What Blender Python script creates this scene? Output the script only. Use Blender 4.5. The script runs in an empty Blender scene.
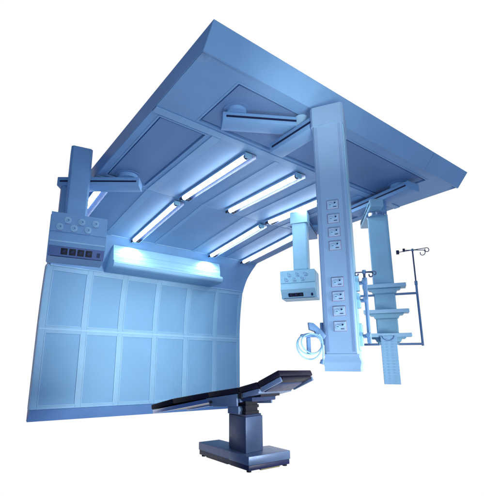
import bpy, bmesh, math, random
from mathutils import Vector, Matrix
random.seed(7)
scene = bpy.context.scene
COL = scene.collection
R = math.radians

# ------------------------------------------------------------------ materials
def new_mat(name):
    m = bpy.data.materials.new(name); m.use_nodes = True
    nt = m.node_tree
    return m, nt, nt.nodes['Principled BSDF']

def painted(name, col, rough=0.45, spec=0.35, var=0.06, scale=3.0, bump=0.03, metal=0.0, perf=None, rvar=0.12):
    """sprayed metal: slow tone drift, fine orange-peel bump, uneven gloss, optional rows of small holes"""
    m, nt, b = new_mat(name)
    N, L = nt.nodes, nt.links
    tc = N.new('ShaderNodeTexCoord')
    n1 = N.new('ShaderNodeTexNoise'); n1.inputs['Scale'].default_value = scale; n1.inputs['Detail'].default_value = 5
    L.new(tc.outputs['Object'], n1.inputs['Vector'])
    mr = N.new('ShaderNodeMapRange'); mr.inputs['To Min'].default_value = 1 - var; mr.inputs['To Max'].default_value = 1 + var
    mr.inputs['From Min'].default_value = 0.3; mr.inputs['From Max'].default_value = 0.7
    L.new(n1.outputs['Fac'], mr.inputs['Value'])
    mul = N.new('ShaderNodeVectorMath'); mul.operation = 'SCALE'
    mul.inputs[0].default_value = col
    L.new(mr.outputs['Result'], mul.inputs['Scale'])
    out = mul.outputs['Vector']
    if perf:
        pitch, ax, dark = perf
        mp = N.new('ShaderNodeMapping'); mp.inputs['Scale'].default_value = (1/pitch,)*3
        L.new(tc.outputs['Object'], mp.inputs['Vector'])
        fr = N.new('ShaderNodeVectorMath'); fr.operation = 'FRACTION'; L.new(mp.outputs['Vector'], fr.inputs[0])
        sb = N.new('ShaderNodeVectorMath'); sb.operation = 'SUBTRACT'; sb.inputs[1].default_value = (.5, .5, .5)
        L.new(fr.outputs['Vector'], sb.inputs[0])
        ml = N.new('ShaderNodeVectorMath'); ml.operation = 'MULTIPLY'
        ml.inputs[1].default_value = (1, 0, 1) if ax == 'y' else (1, 1, 0)
        L.new(sb.outputs['Vector'], ml.inputs[0])
        ln = N.new('ShaderNodeVectorMath'); ln.operation = 'LENGTH'; L.new(ml.outputs['Vector'], ln.inputs[0])
        st = N.new('ShaderNodeMapRange'); st.inputs['From Min'].default_value = .22; st.inputs['From Max'].default_value = .36
        st.inputs['To Min'].default_value = dark; st.inputs['To Max'].default_value = 1
        L.new(ln.outputs['Value'], st.inputs['Value'])
        m2 = N.new('ShaderNodeVectorMath'); m2.operation = 'SCALE'
        L.new(out, m2.inputs[0]); L.new(st.outputs['Result'], m2.inputs['Scale'])
        out = m2.outputs['Vector']
    L.new(out, b.inputs['Base Color'])
    n2 = N.new('ShaderNodeTexNoise'); n2.inputs['Scale'].default_value = scale * 4; n2.inputs['Detail'].default_value = 4
    L.new(tc.outputs['Object'], n2.inputs['Vector'])
    r2 = N.new('ShaderNodeMapRange'); r2.inputs['To Min'].default_value = max(.05, rough - rvar); r2.inputs['To Max'].default_value = min(1, rough + rvar)
    L.new(n2.outputs['Fac'], r2.inputs['Value']); L.new(r2.outputs['Result'], b.inputs['Roughness'])
    if bump:
        n3 = N.new('ShaderNodeTexNoise'); n3.inputs['Scale'].default_value = 160; n3.inputs['Detail'].default_value = 2
        L.new(tc.outputs['Object'], n3.inputs['Vector'])
        bp = N.new('ShaderNodeBump'); bp.inputs['Strength'].default_value = bump; bp.inputs['Distance'].default_value = .01
        L.new(n3.outputs['Fac'], bp.inputs['Height']); L.new(bp.outputs['Normal'], b.inputs['Normal'])
    b.inputs['Specular IOR Level'].default_value = spec
    b.inputs['Metallic'].default_value = metal
    return m

def glow(name, col, s):
    m, nt, b = new_mat(name)
    b.inputs['Base Color'].default_value = (.9, .95, 1, 1)
    b.inputs['Emission Color'].default_value = (*col, 1)
    b.inputs['Emission Strength'].default_value = s
    return m

M = dict(
    enamel   = painted('blue_enamel', (.193, .363, .62), .5, .18),
    trim     = painted('pale_blue_trim', (.31, .52, .72), .45, .2),
    wallpan  = painted('perforated_wall_panel', (.195, .383, .60), .55, .15, var=.05, scale=1.7, perf=(.014, 'y', .86)),
    ceilpan  = painted('ceiling_panel', (.20, .36, .605), .5, .18, var=.05, scale=2.0),
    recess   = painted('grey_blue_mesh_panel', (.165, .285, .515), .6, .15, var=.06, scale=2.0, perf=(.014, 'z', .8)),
    column   = painted('lavender_blue_enamel', (.245, .39, .60), .42, .22),
    pale     = painted('pale_blue_enamel', (.27, .50, .67), .40, .22),
    rail     = painted('mid_blue_rail', (.12, .235, .44), .35, .35),
    dark     = painted('dark_slot', (.008, .012, .05), .5, .3, bump=0),
    socket   = painted('black_socket', (.012, .012, .02), .45, .4, bump=0),
    rim      = painted('dull_red_rim', (.21, .18, .29), .5, .3, bump=0),
    plate    = painted('outlet_plate', (.33, .47, .66), .35, .25, bump=0),
    chrome   = painted('bright_metal', (.55, .62, .78), .22, .5, metal=1.0, bump=0, rvar=.06),
    steel    = painted('brushed_steel', (.055, .085, .175), .42, .35, metal=.35, scale=6),
    steellt  = painted('satin_steel', (.13, .185, .32), .40, .4, metal=.35, scale=6),
    skirt    = painted('skirting_blue', (.135, .265, .55), .5, .18),
    steeldk  = painted('dull_steel', (.022, .036, .10), .42, .4, metal=.3, scale=6),
    vinyl    = painted('navy_vinyl', (.006, .005, .015), .48, .25, var=.2, scale=8, bump=.05),
    rubber   = painted('black_rubber', (.004, .004, .012), .6, .3, bump=.05),
    plinth   = painted('dark_plinth', (.012, .016, .07), .45, .4),
    brass    = painted('dull_brass', (.30, .26, .14), .4, .4, metal=.5),
    tube     = glow('lit_tube', (.88, .96, 1.0), 25.0),
    reflector= painted('reflector_metal', (.22, .34, .58), .4, .3, bump=0),
    under    = painted('shaded_violet_blue', (.105, .165, .37), .45, .2),  # undercut shade put into the colour; also used in outlet bores
    frame    = painted('wall_frame_blue', (.24, .44, .64), .45, .2),
    rib      = painted('rib_blue', (.225, .405, .65), .45, .2),
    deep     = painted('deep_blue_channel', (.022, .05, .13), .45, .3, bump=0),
    seam     = painted('groove_line', (.19, .285, .50), .5, .2, bump=0),
)

# ------------------------------------------------------------------ mesh helpers
def frame(o, x, z=(0, 0, 1)):
    """local axes: x given, z up, y = z cross x; returns matrix"""
    x = Vector(x).normalized(); z = Vector(z).normalized(); y = z.cross(x).normalized(); z = x.cross(y)
    return Matrix(((x.x, y.x, z.x, o[0]), (x.y, y.y, z.y, o[1]), (x.z, y.z, z.z, o[2]), (0, 0, 0, 1)))
ID = Matrix.Identity(4)

class MB:
    def __init__(s): s.bm = bmesh.new()
    def box(s, lo, hi, mat=ID, bev=0.0, seg=2):
        lo = Vector(lo); hi = Vector(hi)
        b = bmesh.new(); bmesh.ops.create_cube(b, size=1)
        for v in b.verts:
            v.co = Vector((lo[i] + (v.co[i] + .5) * (hi[i] - lo[i]) for i in range(3)))
        return s._add(b, mat, bev, seg)
    def _add(s, b, mat, bev=0, seg=2, angle=None):
        if bev: bmesh.ops.bevel(b, geom=list(b.edges), offset=bev, segments=seg, affect='EDGES', profile=.5)
        b.transform(mat)
        bmesh.ops.recalc_face_normals(b, faces=b.faces)
        me = bpy.data.meshes.new('t'); b.to_mesh(me); b.free(); s.bm.from_mesh(me); bpy.data.meshes.remove(me)
        return s
    def prism(s, poly, x0, x1, mat=ID, bev=0, axis='x'):
        """poly of (a,b) extruded from x0 to x1 along local x (a->y,b->z) or z (a->x,b->y)"""
        b = bmesh.new()
        P = (lambda t, a, c: (t, a, c)) if axis == 'x' else ((lambda t, a, c: (a, t, c)) if axis == 'y' else (lambda t, a, c: (a, c, t)))
        A = [b.verts.new(P(x0, a, c)) for a, c in poly]; B = [b.verts.new(P(x1, a, c)) for a, c in poly]
        n = len(poly)
        b.faces.new(A); b.faces.new(B[::-1])
        for i in range(n): b.faces.new((A[i], B[i], B[(i+1) % n], A[(i+1) % n]))
        return s._add(b, mat, bev)
    def loft(s, rings, mat=ID, bev=0):
        b = bmesh.new()
        V = [[b.verts.new(p) for p in r] for r in rings]
        n = len(V[0])
        for k in range(len(V)-1):
            for i in range(n): b.faces.new((V[k][i], V[k][(i+1) % n], V[k+1][(i+1) % n], V[k+1][i]))
        b.faces.new(V[0]); b.faces.new(V[-1][::-1])
        return s._add(b, mat, bev)
    def cyl(s, p0, p1, r, r2=None, n=20, mat=ID, bev=0):
        p0 = Vector(p0); p1 = Vector(p1); r2 = r if r2 is None else r2
        d = (p1 - p0).normalized(); a = d.orthogonal().normalized(); c = d.cross(a)
        rings = [[p + (a * math.cos(t) + c * math.sin(t)) * rr for t in [2*math.pi*i/n for i in range(n)]] for p, rr in ((p0, r), (p1, r2))]
        s.loft(rings, mat)
        return s
    def tube(s, pts, r, n=10, mat=ID):
        pts = [Vector(p) for p in pts]
        rings = []; a = None
        for i, p in enumerate(pts):
            d = (pts[min(i+1, len(pts)-1)] - pts[max(i-1, 0)]).normalized()
            a = d.orthogonal().normalized() if a is None else (a - d * a.dot(d)).normalized()
            c = d.cross(a)
            rings.append([p + (a*math.cos(t) + c*math.sin(t))*r for t in [2*math.pi*k/n for k in range(n)]])
        s.loft(rings, mat); return s
    def quad(s, pts, mat=ID):
        vs = [s.bm.verts.new(mat @ Vector(p)) for p in pts]; s.bm.faces.new(vs); return s
    def build(s, name, mat, parent=None, smooth=True, origin=None):
        """geometry is written in scene space; the object is put at its thing's origin"""
        root = parent
        while root is not None and root.parent is not None: root = root.parent
        o0 = Vector(root.location) if root is not None else Vector(origin or (0, 0, 0))
        s.bm.transform(Matrix.Translation(-o0))
        me = bpy.data.meshes.new(name); s.bm.to_mesh(me); s.bm.free()
        me.materials.append(mat)
        if smooth:
            for p in me.polygons: p.use_smooth = True
            try: me.set_sharp_from_angle(angle=R(32))
            except Exception: pass
        o = bpy.data.objects.new(name, me); COL.objects.link(o)
        if parent is not None: o.parent = parent
        else: o.location = o0
        return o

def thing(name, label, cat, loc, group=None):
    o = bpy.data.objects.new(name, None); COL.objects.link(o)
    o.location = loc; o.empty_display_size = .1
    o['label'] = label; o['category'] = cat
    if group: o['group'] = group
    return o

# ------------------------------------------------------------------ dimensions
W = 3.62; XL = .04; ZC = 2.83
XC = [.165, 1.12, 1.835, 2.55, 3.265]            # light rows
RIB = [.705, 1.4775, 2.1925, 2.905]
YF, YT, ZT = -4.20, -4.32, 2.972                # fascia: lower edge, top edge
YS = -1.98                                      # cross seam
REC = (.43, 3.13, -4.08, -3.51)                 # front recess
B1 = (.13, .60, -3.36, -2.04); B5 = (3.00, 3.49, -3.36, -2.04)
RD = .028
def zrear(y): return ZC - (y - YS) * .12

# ------------------------------------------------------------------ panelled wall
def lean(z): return -.106*max(0, (z-1.25)/.93)**1.9
_build = MB.build
def bent(self, *a, **k):
    """slice the piece by height and lean its upper half forward along the wall's curve"""
    for z in [1.28 + .09*i for i in range(11)]:
        bmesh.ops.bisect_plane(self.bm, geom=self.bm.verts[:]+self.bm.edges[:]+self.bm.faces[:], plane_co=(0, 0, z), plane_no=(0, 0, 1))
    for v in self.bm.verts: v.co.y += lean(v.co.z)
    return _build(self, *a, **k)
MB.build = bent
wall = thing('panelled_wall', 'pale blue upright wall of twelve framed perforated panels under the ceiling canopy', 'wall', (0, 0, 0))
b = MB(); b.box((0, .012, 0), (W, .13, 2.19)); b.build('wall_backing', M['enamel'], wall)
PX = [(.085, .60), (.675, 1.17), (1.245, 1.775), (1.85, 2.375), (2.455, 2.99), (3.06, 3.55)]
PZ = [(.195, 1.215), (1.30, 2.115)]
xs = [0.0] + [v for p in PX for v in p] + [W]
zs = [.155] + [v for p in PZ for v in p] + [2.176]
b = MB()                                         # stiles and rails around the openings, butted
for i in range(0, len(xs), 2):                   # stiles, full height
    b.box((xs[i], -.006, zs[0]), (xs[i+1], .0115, zs[-1]), bev=.002, seg=1)
for i in range(1, len(xs)-1, 2):
    for k in range(0, len(zs), 2):
        b.box((xs[i]+.0005, -.0055, zs[k]), (xs[i+1]-.0005, .0115, zs[k+1]), bev=.002, seg=1)
b.build('wall_frame', M['frame'], wall)
for z0, z1 in PZ:
    for x0, x1 in PX:
        b = MB(); b.box((x0+.0112, .001, z0+.0112), (x1-.0112, .0118, z1-.0112)); p = b.build('wall_panel', M['wallpan'], wall)
        b = MB(); t = .011
        b.box((x0+.001, -.010, z0+.001), (x0+t, .0113, z1-.001)); b.box((x1-t, -.010, z0+.001), (x1-.001, .0113, z1-.001))
        b.box((x0+t, -.0095, z0+.001), (x1-t, .0113, z0+t)); b.box((x0+t, -.0095, z1-t), (x1-t, .0113, z1-.001))
        b.build('panel_bead', M['trim'], p)
b = MB(); b.box((0.0, -.011, 1.246), (W, -.0065, 1.268), bev=.0015, seg=1); b.build('middle_strip', M['trim'], wall)
b = MB(); b.loft([[(-.002, -.05, .152), (W+.001, -.05, .152), (W+.001, .011, .152), (-.002, .011, .152)], [(-.014, .004, 0), (W+.01, .004, 0), (W+.01, .03, 0), (-.014, .03, 0)]]); b.build('skirting', M['skirt'], wall)
b = MB(); b.box((-.006, -.006, .16), (-.001, .12, 2.17)); b.build('edge_trim', M['trim'], wall)

MB.build = _build
# ------------------------------------------------------------------ ceiling canopy
can = thing('ceiling_canopy', 'blue overhanging ceiling canopy with sloped fascia and coved back edge above the panelled wall', 'ceiling', (0, 0, 2.18))
prof = [(YS, ZC), (-.545, zrear(-.545)), (-.50, 2.618), (-.44, 2.575), (-.38, 2.528), (-.32, 2.475), (-.27, 2.425), (-.225, 2.368), (-.185, 2.305), (-.148, 2.24), (-.118, 2.178)]
outer = [(.14, 2.18), (.14, 2.36), (.02, 2.60), (-.14, 2.80), (-.42, 2.955), (-.6, ZT)]
b = MB()
X0, X1 = XL, W
def quad(*p): b.quad(p)
for (y0, z0), (y1, z1) in zip(prof, prof[1:]): quad((X0, y0, z0), (X1, y0, z0), (X1, y1, z1), (X0, y1, z1))
for (y0, z0), (y1, z1) in zip(outer, outer[1:]): quad((X0, y0, z0), (X0, y1, z1), (X1, y1, z1), (X1, y0, z0))
quad((X0, -.118, 2.178), (X1, -.118, 2.178), (X1, .14, 2.18), (X0, .14, 2.18))
quad((X0, -.6, ZT), (X0, YT, ZT), (X1, YT, ZT), (X1, -.6, ZT))
# soffit sheet with openings
def sheet(x0, x1, y0, y1, holes):
    gx = sorted({x0, x1, *[h[0] for h in holes], *[h[1] for h in holes]}); gy = sorted({y0, y1, *[h[2] for h in holes], *[h[3] for h in holes]})
    for i in range(len(gx)-1):
        for j in range(len(gy)-1):
            cx, cy = (gx[i]+gx[i+1])/2, (gy[j]+gy[j+1])/2
            if any(h[0] < cx < h[1] and h[2] < cy < h[3] for h in holes): continue
            quad((gx[i], gy[j], ZC), (gx[i], gy[j+1], ZC), (gx[i+1], gy[j+1], ZC), (gx[i+1], gy[j], ZC))
HOL = [REC, B1, B5]
sheet(X0, X1, YF, YS, HOL)
for h in HOL:
    a0, a1, c0, c1 = h; t = ZC + RD
    quad((a0, c0, ZC), (a1, c0, ZC), (a1, c0, t), (a0, c0, t)); quad((a0, c1, ZC), (a0, c1, t), (a1, c1, t), (a1, c1, ZC))
    quad((a0, c0, ZC), (a0, c0, t), (a0, c1, t), (a0, c1, ZC)); quad((a1, c0, ZC), (a1, c1, ZC), (a1, c1, t), (a1, c0, t))
    quad((a0, c0, t), (a0, c1, t), (a1, c1, t), (a1, c0, t))
for X in (X0, X1):                               # end caps
    pts = [(X, YF, ZC)] + [(X, y, z) for y, z in prof] + [(X, y, z) for y, z in outer] + [(X, YT, ZT)]
    b.quad(pts if X == X1 else pts[::-1])
bmesh.ops.remove_doubles(b.bm, verts=b.bm.verts, dist=1e-5)
bmesh.ops.recalc_face_normals(b.bm, faces=b.bm.faces)
b.build('canopy_shell', M['enamel'], can)
# front fascia board, mitred look, with a joint line
b = MB(); b.prism([(YF-.002, ZC-.006), (YT-.004, ZT+.004), (YT+.012, ZT+.004), (YF+.012, ZC-.006)], XL-.006, 2.875)
b.prism([(YF-.002, ZC-.006), (YT-.004, ZT+.004), (YT+.012, ZT+.004), (YF+.012, ZC-.006)], 2.879, W+.012)
b.build('front_fascia', M['enamel'], can)
b = MB(); b.prism([(YF-.0015, ZC-.0055), (YT-.0035, ZT+.0035), (-.62, ZT+.0035), (-.62, ZC-.0055)], XL-.009, XL-.0065); b.build('side_fascia', M['enamel'], can)
# recess mesh panels
for h in HOL:
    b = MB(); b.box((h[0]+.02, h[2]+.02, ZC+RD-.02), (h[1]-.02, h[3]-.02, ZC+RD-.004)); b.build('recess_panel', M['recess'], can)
    b = MB(); t = .018; a0, a1, c0, c1 = h       # opening lip
    b.box((a0-t, c0-t, ZC-.0035), (a0, c1+t, ZC-.001)); b.box((a1, c0-t, ZC-.0035), (a1+t, c1+t, ZC-.001))
    b.box((a0, c0-t, ZC-.0032), (a1, c0, ZC-.001)); b.box((a0, c1, ZC-.0032), (a1, c1+t, ZC-.001)); b.build('opening_lip', M['enamel'], can)
# raised ribs: across between recess and lights, and along between rows
b = MB(); b.box((XL+.002, -3.475, ZC-.010), (W-.002, -3.395, ZC-.0005), bev=.003, seg=1); b.build('cross_rib', M['rib'], can)
for x in RIB:
    b = MB()
    w = .05 if x in (RIB[0], RIB[3]) else .03
    b.box((x-w, -3.39, ZC-.009), (x+w, YS-.006, ZC-.0005), bev=.003, seg=1)
    b.prism([(YS+.006, ZC-.0095), (YS+.006, ZC-.0015), (-.558, zrear(-.558)-.001), (-.558, zrear(-.558)-.009)], x-w, x+w)
    b.build('long_rib', M['rib'], can)
# flat inner panels in the light bays
BAYX = [(.06, RIB[0]-.05), (RIB[0]+.05, RIB[1]-.03), (RIB[1]+.03, RIB[2]-.03), (RIB[2]+.03, RIB[3]-.05), (RIB[3]+.05, 3.60)]
for i, (x0, x1) in enumerate(BAYX):
    if i in (1, 2, 3):
        b = MB(); b.box((x0+.002, -3.392, ZC-.004), (x1-.002, YS-.007, ZC-.0006), bev=.001, seg=1); b.build('ceiling_panel', M['ceilpan'], can)
    b = MB(); y0, y1 = YS+.012, -.565
    b.prism([(y0, zrear(y0)-.004), (y0, zrear(y0)-.0006), (y1, zrear(y1)-.0006), (y1, zrear(y1)-.004)], x0+.002, x1-.002); b.build('ceiling_panel', M['ceilpan'], can)
b = MB(); b.box((XL+.002, YS-.005, ZC-.004), (W-.002, YS+.005, ZC-.0007)); b.build('seam_strip', M['trim'], can)
b = MB(); b.box((XL+.002, -.556, zrear(-.545)-.008), (W-.002, -.538, zrear(-.545)+.004)); b.build('seam_strip', M['trim'], can)
b = MB(); b.box((XL-.002, -.124, 2.168), (W+.002, -.112, 2.180)); b.build('cove_edge', M['trim'], can)

# ------------------------------------------------------------------ air hood under the cove
hood = thing('air_hood', 'long white-lit sloping hood with a lipped lower edge on top of the wall panels', 'vent hood', (1.85, -.3, 2.15))
HX0, HX1 = .85, 2.83
b = MB(); b.prism([(-.425, 2.555), (-.435, 2.50), (-.452, 2.40), (-.462, 2.302), (-.13, 2.20), (-.16, 2.30), (-.30, 2.49)], HX0, HX1, bev=.006); b.build('hood_face', M['pale'], hood)
b = MB(); b.prism([(-.455, 2.301), (-.508, 2.298), (-.520, 2.285), (-.522, 2.235), (-.508, 2.205), (-.48, 2.19), (-.125, 2.172), (-.125, 2.196)], HX0-.012, HX1+.012, bev=.004); b.build('hood_lip', M['frame'], hood)
b = MB(); b.box((HX0-.006, -.528, 2.252), (HX1+.006, -.5195, 2.262)); b.build('trim_strip', M['trim'], hood)
for z in (2.36, 2.43):
    y = -.462 + (z-2.302)*.102
    b = MB(); b.box((HX0+.012, y-.0025, z-.003), (HX1-.012, y+.004, z+.003)); b.build('louvre_seam', M['frame'], hood)

# ------------------------------------------------------------------ fluorescent lights
def light(x, rear, label, y0=None, y1=None):
    if rear: y0, y1 = (y0 or -1.93), (y1 or -.53); zf = zrear
    else: y0, y1 = (y0 or -3.37), (y1 or -2.03); zf = lambda y: ZC
    ym = (y0+y1)/2
    th = thing('fluorescent_light', label, 'ceiling light', (x, ym, zf(ym)-.008), 'fluorescent lights on the ceiling')
    sl = -(zf(y1)-zf(y0))/(y0-y1)
    A = frame((x, ym, zf(ym)-.0085), (0, 1, (zf(y1)-zf(y0))/(y1-y0)))   # local x along the tube, local y = -X, z up
    h = math.hypot(y1-y0, zf(y1)-zf(y0))/2
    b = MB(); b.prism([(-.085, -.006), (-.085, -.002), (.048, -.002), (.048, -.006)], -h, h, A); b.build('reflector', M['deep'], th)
    b = MB(); b.box((-h, .0485, -.027), (h, .053, -.001), A, bev=.002, seg=1); b.build('side_shield', M['enamel'], th)
    b = MB(); b.cyl((-h+.03, .014, -.034), (h-.05, .014, -.034), .027, mat=A, n=16); b.build('tube', M['tube'], th)
    b = MB(); b.box((-h, -.094, -.040), (h, -.0855, -.001), A, bev=.002, seg=1); b.build('side_rail', M['chrome'], th)
    b = MB(); b.box((-h, -.03, -.060), (-h+.026, .048, -.0065), A, bev=.004, seg=1); b.build('lamp_holder', M['pale'], th)
    b = MB(); b.box((h-.03, -.025, -.048), (h-.004, .040, -.0065), A, bev=.004, seg=1); b.build('lamp_holder', M['chrome'], th)
    for s_, k in ((-1, .02), (1, .045)):
        e = s_*h; b = MB(); b.cyl((e-s_*k, .014, -.034), (e-s_*(k+.03), .014, -.034), .029, mat=A, n=16); b.build('tube_cap', M['steeldk'], th)
    b = MB(); b.box((h-.065, -.082, -.045), (h-.030, -.045, -.0065), A, bev=.005, seg=1); b.build('starter', M['socket'], th)
    b = MB(); b.box((h-.05, .032, -.058), (h-.012, .047, -.0065), A, bev=.004, seg=1); b.build('spring_clip', M['socket'], th)
    b = MB(); b.box((h-.028, -.080, -.040), (h-.008, -.030, -.0065), A, bev=.004, seg=1); b.build('end_bracket', M['chrome'], th)
    return th
light(XC[1], False, 'lit fluorescent tube light in the front row, nearest the left side')
light(XC[2], False, 'lit fluorescent tube light in the front row, between two other lit tubes')
light(XC[3], False, 'lit fluorescent tube light in the front row, crossing behind the tall outlet column')
light(XC[1], True, 'lit fluorescent tube light in the back row above the left end of the hood')
light(XC[3], True, 'lit fluorescent tube light in the back row above the right end of the hood')
light(XC[4], True, 'lit fluorescent tube light at the far right of the back row beyond the white pendant')
light(XC[0], True, 'lit fluorescent tube light mostly hidden behind the left pendant column and its arm')

# ------------------------------------------------------------------ ceiling arms
def disc(root, x, y, z=2.79, r=.11):
    b = MB(); b.cyl((x, y, z), (x, y, ZC+RD-.021), r, n=40); b.cyl((x, y, z-.001), (x, y, ZC+RD-.06), r+.035, n=40) if False else None
    d = b.build('mount_disc', M['enamel'], root)
    b = MB(); b.cyl((x, y, ZC+RD-.026), (x, y, ZC+RD-.0205), r+.03, n=40); b.build('disc_flange', M['recess'], d)
def arm(root, p0, p1, zc, h=.10, w=.19, side=1, mat='enamel', slot=True, both=False):
    """p0->p1 is the near-side face line; the body extends to the left of travel by w (side=1) or right (-1)"""
    A = frame((p0[0], p0[1], zc), (p1[0]-p0[0], p1[1]-p0[1], 0)); L = math.hypot(p1[0]-p0[0], p1[1]-p0[1])
    lo, hi = (0, w) if side > 0 else (-w, 0)
    b = MB(); b.box((0, lo, -h/2), (L, hi, h/2), A, bev=.008); a = b.build('arm', M[mat], root)
    for yy in ([lo, hi] if both else [lo if side > 0 else hi]):
        b = MB(); b.box((.03, yy-.0025, -.009), (L-.03, yy+.0025, .009), A); b.build('slot', M['dark'], a)
    for xx in (-.001, L-.007):
        b = MB(); b.box((xx, lo+.012, -h/2+.012), (xx+.008, hi-.012, h/2-.012), A, bev=.003, seg=1); b.build('end_cap', M[mat], a)
    return a, A, L

def outlet(parent, A, x, z, s=1.0, w=.082, h=.066):
    """A: local x along the face, local y out of the face"""
    b = MB(); b.box((x-w/2*s-.004, -.002, z-h/2*s-.004), (x+w/2*s+.004, .003, z+h/2*s+.004), A, bev=.002, seg=1); o = b.build('outlet', M['rim'], parent)
    b = MB(); b.box((x-w/2*s, .001, z-h/2*s), (x+w/2*s, .007, z+h/2*s), A, bev=.002, seg=1); b.build('outlet_plate', M['plate'], o)
    b = MB()
    for dx, dz, r in ((-.2, -.05, .17), (.22, .14, .13)):
        b.cyl((x+dx*w*s, .0065, z+dz*h*s), (x+dx*w*s, .0125, z+dz*h*s), r*w*s, n=14, mat=A)
    b.build('socket_ring', M['trim'], o)
    b = MB()
    b.cyl((x+.22*w*s, .0121, z+.14*h*s), (x+.22*w*s, .0132, z+.14*h*s), .085*w*s, n=12, mat=A)
    b.box((x-.28*w*s, .0121, z-.08*h*s), (x-.12*w*s, .0132, z-.02*h*s), A)
    b.box((x+.05*w*s, .0066, z-.34*h*s), (x+.34*w*s, .0082, z-.26*h*s), A)
    b.build('socket_hole', M['steeldk'], o)

def gas_outlet(parent, A, x, z, r=.03):
    b = MB(); b.cyl((x, -.001, z), (x, .006, z), r, n=22, mat=A); o = b.build('gas_outlet', M['trim'], parent)
    b = MB(); b.cyl((x, .0055, z), (x, .012, z), r*.62, n=18, mat=A); b.build('outlet_collar', M['frame'], o)
    b = MB(); b.cyl((x+r*.15, .0115, z), (x+r*.15, .0130, z), r*.22, n=12, mat=A); b.build('outlet_bore', M['under'], o)
    b = MB(); b.box((x-r*.95, .0, z-r*1.35), (x+r*.8, .003, z-r*1.1), A); b.build('outlet_tag', M['seam'], o)

def face_frame(o, t):
    """x along t on the face, y = outward, z up (outward = to the right of t seen from above is -y...)"""
    t = Vector((t[0], t[1], 0)).normalized(); n = Vector((t.y, -t.x, 0))
    return Matrix(((t.x, n.x, 0, o[0]), (t.y, n.y, 0, o[1]), (0, 0, 1, o[2]), (0, 0, 0, 1)))

def column_box(b, A, w, d, z0, z1, ch=.012):
    """upright box: front face at local y=0, going back to y=-d"""
    P = [(-w/2+ch, 0), (w/2-ch, 0), (w/2, -ch), (w/2, -d+ch), (w/2-ch, -d), (-w/2+ch, -d), (-w/2, -d+ch), (-w/2, -ch)]
    b.prism(P, z0, z1, A, axis='z')

# ---- control box shared by the two side pendants (sloping fascia with gas outlets, sockets below)
def control_box(root, A, w, d, z1, hgt, mat, n_sock=4, strip='under'):
    z0 = z1 - hgt; k = hgt/.47
    P = [(0, z1), (0, z1-.21*k), (-.012, z1-.215*k), (-.006, z1-.235*k), (0, z1-.31*k), (.002, z1-.325*k), (-.012, z1-.345*k), (-.075, z0), (-d, z0), (-d, z1)]
    b = MB(); b.prism(P, -w/2, w/2, A); box = b.build('control_box', M[mat], root)
    b = MB(); b.box((-w/2+.01, -.003, z1-.325*k), (w/2-.01, .006, z1-.312*k), A); b.build('ledge', M['trim'], box)
    for x_ in (-w/2-.005, w/2-.001):
        b = MB(); b.box((x_, -d+.004, z0+.006), (x_+.006, -.074, z1-.006), A); b.build('side_plate', M[mat], box)
    # undercut face
    S = .063/(.125*k)
    for i in range(n_sock):
        x = -w*.22 + i*w*.145
        B = A @ Matrix.Translation((x, -.047, z1-.41*k)) @ Matrix.Rotation(-math.atan2(.063, .125*k), 4, 'X')
        b = MB(); b.box((-.032, -.012, -.036*k), (.032, .006, .036*k), B, bev=.004, seg=1); s_ = b.build('socket', M['socket'], box)
        b = MB(); b.cyl((0, .004, .006*k), (0, .02, .006*k), .017, mat=B, n=14); b.build('socket_plug', M['steeldk'], s_)
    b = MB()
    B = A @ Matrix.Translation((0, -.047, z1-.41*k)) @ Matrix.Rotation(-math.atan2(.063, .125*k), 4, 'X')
    b.box((-w*.49, -.004, -.064*k), (w*.49, .0025, .055*k), B); b.build('socket_panel', M[strip], box)  # default strip colour carries the painted shade of the undercut
    b = MB(); b.box((w*.36, -.005, -.03*k), (w*.42, .005, .02*k), B); b.box((-w*.45, -.005, -.062*k), (w*.45, .004, -.054*k), B); b.build('label_strip', M['steeldk'], box)
    return box

# ---- left pendant
lp = thing('ceiling_pendant', 'blue pendant at the left edge with six outlets and four black sockets', 'pendant', (.30, -2.20, 2.93), 'control box pendants under the canopy')
disc(lp, .345, -2.155)
arm(lp, (-.319, -1.765), (.42, -2.296), 2.735, h=.105, w=.17, side=1)
A = face_frame((-.145, -2.02, 0), (.98, -.19))
b = MB(); column_box(b, A, .225, .20, 2.245, 3.09, ch=.022); c_ = b.build('column', M['enamel'], lp)
b = MB(); b.box((-.085, -.002, 2.26), (.085, .0025, 3.05), A); b.build('front_plate', M['enamel'], c_)
b = MB(); b.box((-.265, -1.80, 2.22), (-.185, -1.715, 2.69), bev=.006); b.build('strut', M['enamel'], lp)
A = face_frame((-.1325, -2.152, 0), (.98, -.19))
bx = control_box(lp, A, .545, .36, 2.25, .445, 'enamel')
for r_, (z, off) in enumerate(((2.178, .02), (2.10, -.05))):
    for i in range(3): gas_outlet(bx, A, off + (i-1)*.135, z, .034)

# ---- middle pendant
cp = thing('ceiling_pendant', 'brightly lit white pendant with a small box hanging behind the tall outlet column', 'pendant', (3.34, -2.26, 2.93), 'control box pendants under the canopy')
disc(cp, 3.34, -2.26)
arm(cp, (2.60, -2.70), (3.46, -2.19), 2.735, h=.10, w=.17, side=1)
A = face_frame((2.545, -2.66, 0), (.53, -.85))
b = MB(); column_box(b, A, .19, .17, 1.95, 2.62); c_ = b.build('column', M['pale'], cp)
b = MB(); b.box((-.075, -.002, 1.97), (.075, .003, 2.60), A); b.build('front_plate', M['pale'], c_)
b = MB(); column_box(b, A @ Matrix.Translation((0, .018, 0)), .225, .205, 2.605, 2.765); b.build('collar', M['pale'], cp)
A = face_frame((2.482, -2.652, 0), (.53, -.85))
bx = control_box(cp, A, .44, .30, 1.955, .355, 'pale', 3, 'frame')
for z, off in ((1.905, .01), (1.845, -.03)):
    for i in range(3): gas_outlet(bx, A, off + (i-1)*.105, z, .024)

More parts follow.
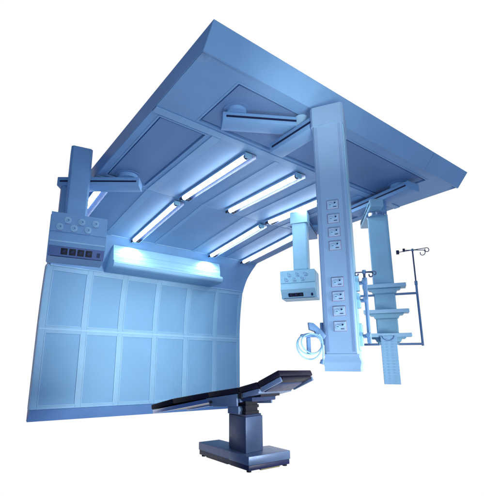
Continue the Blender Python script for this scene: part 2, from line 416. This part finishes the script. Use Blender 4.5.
# ---- tall outlet column in front
mc = thing('service_column', 'tall lavender blue column with two groups of four power outlets hanging at the front', 'column', (.64, -3.80, 2.93))
disc(mc, .62, -3.80, z=2.799, r=.085)
arm(mc, (.498, -3.776), (1.08, -4.10), 2.755, h=.085, w=.15, side=1)
a_, _, _ = arm(mc, (1.024, -3.764), (1.021, -4.30), 2.645, h=.095, w=.15, side=1)
b = MB(); b.cyl((1.10, -4.08, 2.60), (1.10, -4.08, 2.80), .06, n=28); b.build('elbow_pin', M['trim'], mc)
A = face_frame((1.063, -4.371, 0), (.53, -.85))
cw, cd = .223, .27
b = MB(); column_box(b, A, cw, cd, .835, 2.60); colm = b.build('column', M['column'], mc)
b = MB()
for x in (-.090, -.080, .080, .090): b.box((x-.0018, -.001, .85), (x+.0018, .002, 2.565), A)
b.build('front_groove', M['seam'], colm)
b = MB(); b.box((cw/2-.001, -cd+.03, .86), (cw/2+.006, -.018, 2.56), A, bev=.002, seg=1); b.build('side_cover', M['pale'], colm)
b = MB(); column_box(b, A @ Matrix.Translation((0, .012, 0)), cw+.024, cd+.03, 2.575, 2.735, ch=.016); b.build('cap', M['column'], mc)
b = MB()
def rg(w, d, z, off): return [A @ Vector(p) for p in [(-w/2, off, z), (w/2, off, z), (w/2, -d, z), (-w/2, -d, z)]]
b.loft([rg(cw+.004, cd, .8345, .004), rg(cw-.004, cd, .815, .0), rg(cw+.020, cd+.006, .785, .010), rg(cw+.019, cd+.006, .775, .0095), rg(cw+.006, cd, .752, .004), rg(cw+.006, cd, .7215, .004)])
b.build('foot_shroud', M['column'], mc)
for z in (1.967, 1.854, 1.745, 1.638, 1.358, 1.252, 1.144, 1.034): outlet(colm, A, .003, .75+.95*(z-.75), .95)
# side rails with clamps
def rail_clamps(root, side, zz):
    x = side*(cw/2)
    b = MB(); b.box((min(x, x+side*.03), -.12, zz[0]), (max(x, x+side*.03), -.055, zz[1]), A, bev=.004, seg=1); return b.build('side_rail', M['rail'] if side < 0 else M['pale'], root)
rail_clamps(mc, 1, (1.27, 1.375)); rail_clamps(mc, 1, (1.15, 1.25)); rail_clamps(mc, 1, (.89, 1.04)); rail_clamps(mc, -1, (.90, 1.055))

# ---- right shelf column
sc = thing('shelf_column', 'pale blue hanging column carrying three narrow shelves and a perforated lower blade', 'column', (3.03, -3.78, 2.93))
disc(sc, 3.02, -3.82, z=2.795, r=.10)
arm(sc, (3.00, -3.10), (2.90, -3.99), 2.745, h=.10, w=.20, side=1)
arm(sc, (2.79, -3.57), (3.36, -3.03), 2.64, h=.10, w=.15, side=-1, mat='pale', both=True)
T = (.53, -.85)
A = face_frame((3.03, -3.50, 0), T)
b = MB(); b.box((-.112, -.16, 2.583), (.112, .05, 2.695), A, bev=.006); b.build('neck_block', M['enamel'], sc)
b = MB(); b.cyl((3.045, -3.47, 2.545), (3.045, -3.47, 2.583), .108, n=32); b.build('swivel_collar', M['chrome'], sc)
b = MB(); column_box(b, A, .232, .11, 1.0, 2.56); c_ = b.build('column', M['pale'], sc)
b = MB(); b.box((-.09, -.002, 1.72), (.09, .003, 2.50), A); b.build('front_plate', M['pale'], c_)
M['blade'] = painted('perforated_blade', (.25, .46, .70), .42, .25, perf=(.03, 'y', .85))
b = MB(); b.box((-.082, .200, .575), (.082, .214, 1.085), A, bev=.003, seg=1); bl = b.build('lower_blade', M['blade'], sc)
b = MB()
for i in range(14):
    z = .60 + i*.034
    b.box((-.080, .2125, z), (.080, .2155, z+.003), A)
for i in range(4): b.box((-.06+i*.04-.001, .2125, .59), (-.06+i*.04+.001, .215, 1.06), A)
b.build('blade_grid', M['trim'], bl)
b = MB(); b.tube([A @ Vector((.06*math.cos(t), .217, 1.085-.05*math.sin(t))) for t in [math.pi*i/12 for i in range(13)]], .005); b.build('finger_notch', M['rail'], bl)
for z, w in ((1.645, .46), (1.355, .47), (1.092, .475)):
    b = MB(); b.box((-w/2, .004, z-.012), (w/2, .19, z+.012), A, bev=.003, seg=1); s_ = b.build('shelf', M['pale'], sc)
    b = MB(); b.box((-w/2, .186, z-.02), (w/2, .198, z+.022), A, bev=.002, seg=1); b.build('shelf_lip', M['trim'], s_)
    b = MB(); b.prism([(-w/2+.05, z-.014), (w/2-.05, z-.014), (w/2-.065, z-.032), (.14, z-.035), (.125, z-.065), (-.125, z-.065), (-.14, z-.035), (-w/2+.065, z-.032)], .006, .10, A, axis='y'); b.build('bracket', M['pale'], s_)
# rods to the pole
for z in (1.575, 1.005):
    b = MB(); b.box((.10, -.03, z-.012), (.352, -.004, z+.012), A, bev=.003, seg=1); b.build('side_rod', M['rail'], sc)
    b = MB(); b.box((-.335, -.03, z-.012), (-.10, -.004, z+.012), A, bev=.003, seg=1); b.build('side_rod', M['rail'], sc)

# ------------------------------------------------------------------ drip poles
def hook_curve(o, d, r, up):
    """small pigtail hook: starts at o, leaves along d"""
    d = Vector(d).normalized(); pts = []
    for i in range(15):
        t = 2*math.pi*.82*i/14
        pts.append(Vector(o) + d*(r*math.sin(t)) + Vector((0, 0, 1))*(-r + r*math.cos(t)))
    return pts
def iv_pole(label, base, z0, z1, z2, armdir, arms, knobs):
    th = thing('drip_pole', label, 'drip stand', (base[0], base[1], z0), 'drip poles')
    x, y = base
    b = MB(); b.cyl((x, y, z0), (x, y, z1), .0125, n=14); b.build('lower_pole', M['rail'], th)
    b = MB(); b.cyl((x, y, z1-.02), (x, y, z1+.025), .0165, n=14); b.build('pole_collar', M['rail'], th)
    b = MB(); b.cyl((x, y, z1+.026), (x, y, z2), .0085, n=12); b.build('upper_pole', M['steel'], th)
    b = MB(); b.cyl((x, y, z2-.012), (x, y, z2+.014), .013, n=14); b.build('head', M['rail'], th)
    for (d, L, dz, r) in arms:
        d = Vector((d[0], d[1], 0)).normalized(); p0 = Vector((x, y, z2)); p1 = p0 + d*L + Vector((0, 0, dz))
        b = MB(); b.tube([p0, p1] + hook_curve(p1, d, r, 0)[1:], .0046, n=8); b.build('hook_arm', M['steel'], th)
    for (d, L, dz, r) in knobs:
        d = Vector((d[0], d[1], 0)).normalized(); p0 = Vector((x, y, z2)); p1 = p0 + d*L + Vector((0, 0, dz))
        b = MB(); b.tube([p0, p1], .0046, n=8); a = b.build('hook_arm', M['steel'], th)
        b = MB(); b.cyl(p1 - Vector((0, 0, r)), p1 + Vector((0, 0, r)), r*.75, n=14); b.build('end_knob', M['dark'], a)
    return th
t = Vector((.815, -.579, 0)); n = Vector((-.562, -.793, 0))
pr_ = A @ Vector((.345, -.017, 0))
iv_pole('taller drip pole with curled hooks and a dark knob, right of the shelf column', (pr_.x, pr_.y), .985, 1.69, 2.085, t,
        [(t, .17, .03, .024), (t*.6+n, .12, -.03, .03)], [(-t, .175, -.03, .022), (-t*.8-n, .10, .02, .018)])
A2 = face_frame((1.063, -4.371, 0), (.53, -.85))
pl = A2 @ Vector((cw/2+.068, -.085, 0))
th = iv_pole('shorter drip pole with curled hooks, clamped to the side of the tall outlet column', (pl.x, pl.y), .905, 1.335, 1.402, t,
        [(t, .072, .006, .012), (-t, .055, -.004, .012), (t*.6+n, .055, -.012, .016)], [])
for z in (1.325, 1.20, .955):
    b = MB(); b.box((cw/2+.03, -.10, z-.012), (cw/2+.075, -.07, z+.012), A2, bev=.004, seg=1); c_ = b.build('clamp', M['rail'], th)
    b = MB(); b.cyl(A2 @ Vector((cw/2+.062, -.07, z+.005)), A2 @ Vector((cw/2+.062, -.04, z+.005)), .014, n=14); b.build('knob', M['rail'], c_)
b = MB(); b.box((cw/2+.054, -.098, 1.20), (cw/2+.082, -.071, 1.345), A2, bev=.006, seg=1); b.build('pole_clamp', M['rail'], th)
b = MB(); b.box((cw/2+.054, -.098, .905), (cw/2+.082, -.071, .98), A2, bev=.006, seg=1); b.build('pole_clamp', M['rail'], th)

# ------------------------------------------------------------------ coiled hose on its hook
hz = thing('coiled_hose', 'pale blue coiled hose hanging on a hook beside the tall outlet column', 'hose', (1.0, -4.15, .95))
A3 = Matrix(((.815, -.562, 0, 1.063-.03), (-.579, -.793, 0, -4.371+.05), (0, 0, 1, 0), (0, 0, 0, 1)))   # x across the view, z up
hx = -.06
pts = []
for i in range(220):
    u = i/219; a = math.pi*.40 + u*2*math.pi*2.95
    k = math.floor(u*2.95); sm = .5 - .5*math.cos(math.pi*min(1, max(0, (u-.38)/.2)))
    rx, rz = .083 - .013*sm, .085 - .020*sm
    pts.append(A3 @ Vector((-.160 + .014*sm + rx*math.cos(a), .012 + .045*u, .886 + .019*sm + rz*math.sin(a) + .003*math.sin(2*a+1))))
tail = [A3 @ Vector(p) for p in [(-.098, .062, .962), (-.083, .065, .935), (-.078, .065, .885), (-.079, .065, .83), (-.084, .066, .79)]]
b = MB(); b.tube(pts, .0048, n=10); b.build('hose', M['trim'], hz)
b = MB(); b.tube([pts[-1]] + tail, .0048, n=10); ho = b.build('hose_tail', M['trim'], hz)
b = MB(); b.cyl(A3 @ Vector((-.084, .066, .795)), A3 @ Vector((-.092, .066, .768)), .013, .016, n=14); b.build('connector', M['rail'], ho)
b = MB(); b.box((-.215, .0, .945), (-.075, .03, .965), A3, bev=.004, seg=1); b.box((-.175, .002, .835), (-.15, .028, .9445), A3, bev=.004, seg=1); b.build('hanger', M['rail'], hz)
b = MB(); b.prism([(-.16, 1.045), (-.125, 1.04), (-.07, .99), (-.045, .955), (-.06, .93), (-.10, .94), (-.115, .985), (-.155, .995)], -.005, .03, A3, axis='y', bev=.003); b.build('hook_bracket', M['rail'], hz)

# ------------------------------------------------------------------ operating table
ot = thing('operating_table', 'steel operating table with tilted dark navy cushions standing on a T-shaped base', 'operating table', (.98, -3.45, 0))
# base
b = MB(); b.prism([(.80, -3.70), (1.222, -3.70), (1.222, -3.455), (1.03, -3.455), (1.03, -3.005), (.812, -3.005), (.812, -3.455), (.80, -3.46)], .05, .1125, axis='z', bev=.006); bs = b.build('base', M['steellt'], ot)
b = MB(); b.prism([(.806, -3.694), (1.216, -3.694), (1.216, -3.46), (1.024, -3.46), (1.024, -3.011), (.818, -3.011), (.818, -3.46), (.806, -3.465)], .014, .0495, axis='z', bev=.003); b.build('base_skirt', M['plinth'], bs)
b = MB(); b.box((.83, -3.40, .004), (.85, -3.10, .0135)); b.build('floor_rail', M['brass'], bs)
b = MB(); b.box((.93, -3.685, .004), (1.12, -3.665, .0135)); b.build('floor_rail', M['brass'], bs)
for x, y in ((.835, -3.66), (1.19, -3.665), (.845, -3.04), (1.0, -3.04), (1.15, -3.49)):
    b = MB(); b.cyl((x, y, 0), (x, y, .0138), .018, n=16); b.build('foot', M['rubber'], bs)
# pedestal
b = MB(); b.prism([(.845, -3.615), (1.05, -3.575), (1.05, -3.36), (.885, -3.345)], .113, .372, axis='z', bev=.004); pd = b.build('pedestal', M['steel'], ot)
b = MB(); b.prism([(.853, -3.603), (1.042, -3.566), (1.042, -3.37), (.892, -3.355)], .3725, .386, axis='z'); b.build('pedestal_top', M['steeldk'], pd)
b = MB()
for i in range(5):
    g = .008 if i % 2 else .0
    b.prism([(.865+g, -3.59+g), (1.03-g, -3.555+g), (1.03-g, -3.38-g), (.90+g, -3.365-g)], 0.3865+i*.0225, .4088+i*.0225, axis='z')
b.build('bellows', M['rubber'], pd)
# top: side profile in (s, z); s grows towards the foot end
a = R(11); d = Vector((-math.sin(a), math.cos(a), 0)); w = Vector((math.cos(a), math.sin(a), 0))
C = Vector((1.02, -3.42, 0))
TM = Matrix(((d.x, w.x, 0, C.x), (d.y, w.y, 0, C.y), (0, 0, 1, 0), (0, 0, 0, 1)))   # local x=s, y across, z up
HWD = .225
def seg(s0, z0, s1, z1, th_, y0=-HWD, y1=HWD, off=0):
    dx, dz = s1-s0, z1-z0; l = math.hypot(dx, dz); nx, nz = -dz/l, dx/l
    if nz < 0: nx, nz = -nx, -nz
    top0 = (s0-nx*off, z0-nz*off); top1 = (s1-nx*off, z1-nz*off)
    bot1 = (top1[0]-nx*th_, top1[1]-nz*th_); bot0 = (top0[0]-nx*th_, top0[1]-nz*th_)
    return [top0, top1, bot1, bot0], y0, y1
def cushion(pts, parent, th_=.046):
    for (s0, z0), (s1, z1) in zip(pts, pts[1:]):
        l = math.hypot(s1-s0, z1-z0); e = .004/l
        q, y0, y1 = seg(s0+(s1-s0)*e, z0+(z1-z0)*e, s1+(s0-s1)*e, z1+(z0-z1)*e, th_)
        b = MB(); b.prism(q, y0, y1, TM, axis='y', bev=.009); b.build('cushion', M['vinyl'], parent)
prof_t = [(1.02, .384), (.70, .460), (.245, .537), (-.095, .590), (-.283, .637), (-.485, .728)]
cushion(prof_t, ot)
def bar(s0, z0, s1, z1, th_, y0, y1, off, name, mat, parent=ot, bev=.003):
    q, y0, y1 = seg(s0, z0, s1, z1, th_, y0, y1, off)
    b = MB(); b.prism(q, y0, y1, TM, axis='y', bev=bev); return b.build(name, M[mat], parent)
# leg section frame and its rail, both long sides
lf = bar(.99, .391, .27, .533, .022, -HWD+.02, HWD-.02, .049, 'leg_frame', 'steeldk')
for s in (-1, 1):
    y0, y1 = sorted((s*(HWD-.019), s*(HWD-.004)))
    bar(1.0, .389, .25, .536, .034, y0, y1, .050, 'leg_rail', 'chrome', lf)
sf = bar(.25, .536, -.09, .589, .065, -HWD+.012, HWD-.012, .048, 'seat_frame', 'steel')
for s in (-1, 1):
    y0, y1 = sorted((s*(HWD-.011), s*(HWD+.006)))
    pl_ = MB(); pl_.prism([(.26, .486), (-.088, .541), (-.088, .447), (.17, .428), (.20, .452)], y0, y1, TM, axis='y', bev=.003); sp = pl_.build('side_plate', M['steellt'], sf)
    y = s*(HWD+.007)
    b = MB(); b.cyl(TM @ Vector((.19, y, .464)), TM @ Vector((.19, y+s*.014, .464)), .011, n=16); b.build('knob', M['socket'], sp)
    b = MB(); y0, y1 = sorted((s*(HWD-.03), s*(HWD+.004))); b.box((-.135, y0, .505), (-.098, y1, .555), TM, bev=.004, seg=1); b.build('hinge', M['rubber'], sf)
b = MB(); b.box((-.085, -HWD+.02, .385), (.035, -HWD+.09, .4455), TM, bev=.004, seg=1); b.build('drive_box', M['steellt'], sf)
bf = bar(-.10, .591, -.275, .635, .035, -HWD+.006, HWD-.006, .049, 'back_frame', 'steellt')
b = MB(); b.box((-.215, -HWD+.03, .488), (-.08, HWD-.12, .520), TM, bev=.004, seg=1); b.build('support_beam', M['steeldk'], ot)
hf = bar(-.295, .641, -.475, .722, .018, -HWD+.03, HWD-.03, .0475, 'head_frame', 'vinyl')
for s in (-1, 1):
    y0, y1 = sorted((s*(HWD-.022), s*(HWD-.002)))
    bar(-.29, .640, -.472, .722, .034, y0, y1, .049, 'head_rail', 'steellt', hf)
q = [(-.452, .665), (-.474, .675), (-.478, .655), (-.456, .645)]
b = MB(); b.prism(q, -HWD+.01, HWD-.01, TM, axis='y'); b.build('end_bar', M['steel'], hf)
b = MB(); b.prism([(-.30, .583), (-.44, .646), (-.43, .622), (-.32, .560)], -HWD+.05, HWD-.06, TM, axis='y', bev=.003); b.build('tray_slide', M['steeldk'], hf)
b = MB(); b.box((-.24, -HWD+.1, .521), (-.14, HWD-.1, .56), TM); b.build('hinge_block', M['rubber'], ot)

# ------------------------------------------------------------------ white surround and added unseen lamps
world = bpy.data.worlds.new('World'); scene.world = world; world.use_nodes = True
nt = world.node_tree; N, L = nt.nodes, nt.links
bg = N['Background']
tc = N.new('ShaderNodeTexCoord')
dt = N.new('ShaderNodeVectorMath'); dt.operation = 'DOT_PRODUCT'
dt.inputs[1].default_value = Vector((.578, .816, 0)); L.new(tc.outputs['Generated'], dt.inputs[0])
mr = N.new('ShaderNodeMapRange'); mr.interpolation_type = 'SMOOTHSTEP'
mr.inputs['From Min'].default_value = .30; mr.inputs['From Max'].default_value = .54
L.new(dt.outputs['Value'], mr.inputs['Value'])
mx = N.new('ShaderNodeMix'); mx.data_type = 'RGBA'
mx.inputs['A'].default_value = (.035, .078, .21, 1); mx.inputs['B'].default_value = (1.02, 1.02, 1.02, 1)
L.new(mr.outputs['Result'], mx.inputs['Factor']); L.new(mx.outputs['Result'], bg.inputs['Color'])
bg.inputs['Strength'].default_value = 1.0

def area(name, loc, target, size, power, col, spread=180):
    l = bpy.data.lights.new(name, 'AREA'); l.energy = power; l.color = col; l.shape = 'RECTANGLE'; l.size, l.size_y = size; l.spread = R(spread)
    o = bpy.data.objects.new(name, l); COL.objects.link(o); o.location = loc
    o.rotation_euler = (Vector(target) - Vector(loc)).to_track_quat('-Z', 'Y').to_euler(); return o
area('front_fill', (1.2, -9.2, .5), (1.8, -2.4, 1.8), (3.4, 2.0), 60, (.70, .88, 1.0))  # unseen, added to light the whole front
area('soffit_fill', (.1, -4.7, .03), (1.5, -3.0, 2.83), (.7, .5), 6.5, (.80, .92, 1.0), 84)  # unseen, added low down to brighten the soffit
area('wall_fill', (2.3, -6.7, .55), (1.25, 0, 1.0), (1.2, .6), 29, (.96, 1.0, .94), 46)  # unseen, added to brighten the panelled wall
area('column_fill', (-1.7, -7.4, 1.5), (.5, -2.6, 1.9), (1.0, 1.6), 23, (.90, 1.0, .98), 100)  # unseen, added to brighten the columns and left pendant
area('right_fill', (5.2, -6.4, 1.4), (2.6, -3.4, 1.6), (1.0, 2.0), 20, (.90, 1.0, 1.0))  # unseen, added to brighten the right-hand column
area('fascia_fill', (.2, -5.3, 1.7), (1.05, -4.2, 2.9), (.3, .3), 1.5, (1.0, 1.0, .88), 46)  # unseen, added for the bright middle of the front fascia
def spot(name, loc, target, power, cone, col):
    l = bpy.data.lights.new(name, 'SPOT'); l.energy = power; l.color = col; l.spot_size = R(cone); l.spot_blend = .7; l.shadow_soft_size = .02
    o = bpy.data.objects.new(name, l); COL.objects.link(o); o.location = loc
    o.rotation_euler = (Vector(target) - Vector(loc)).to_track_quat('-Z', 'Y').to_euler()
for x in (XC[1], XC[3]): spot('hood_scallop_fill', (x, -.575, 2.60), (x, -.50, 2.30), 24, 136, (.88, .97, 1.0))  # added spots without fittings, throw the bright scallops on the hood

# ------------------------------------------------------------------ camera
cam = bpy.data.cameras.new('camera'); co = bpy.data.objects.new('camera', cam); COL.objects.link(co)
r_ = Vector((0.8149809523142625, -0.5794529352559911, 0.006351628779610803)); u_ = Vector((-0.1408222119016291, -0.18740568452719972, 0.9721359030722116)); bk = Vector((0.562116671163621, 0.7931666944785994, 0.23433190728072362)) * -1
co.matrix_world = Matrix(((r_.x, u_.x, bk.x, -1.163202534493009), (r_.y, u_.y, bk.y, -6.1061576573262215), (r_.z, u_.z, bk.z, .75), (0, 0, 0, 1)))
cam.sensor_fit = 'HORIZONTAL'; cam.sensor_width = 36; cam.lens = 395.33/484*36
cam.shift_x = 21.28/484; cam.shift_y = 22.954/484
cam.clip_start = .05; cam.clip_end = 200
scene.camera = co

scene.view_settings.view_transform = 'Standard'; scene.view_settings.look = 'None'
scene.view_settings.exposure = 0; scene.view_settings.gamma = 1
scene.render.film_transparent = False
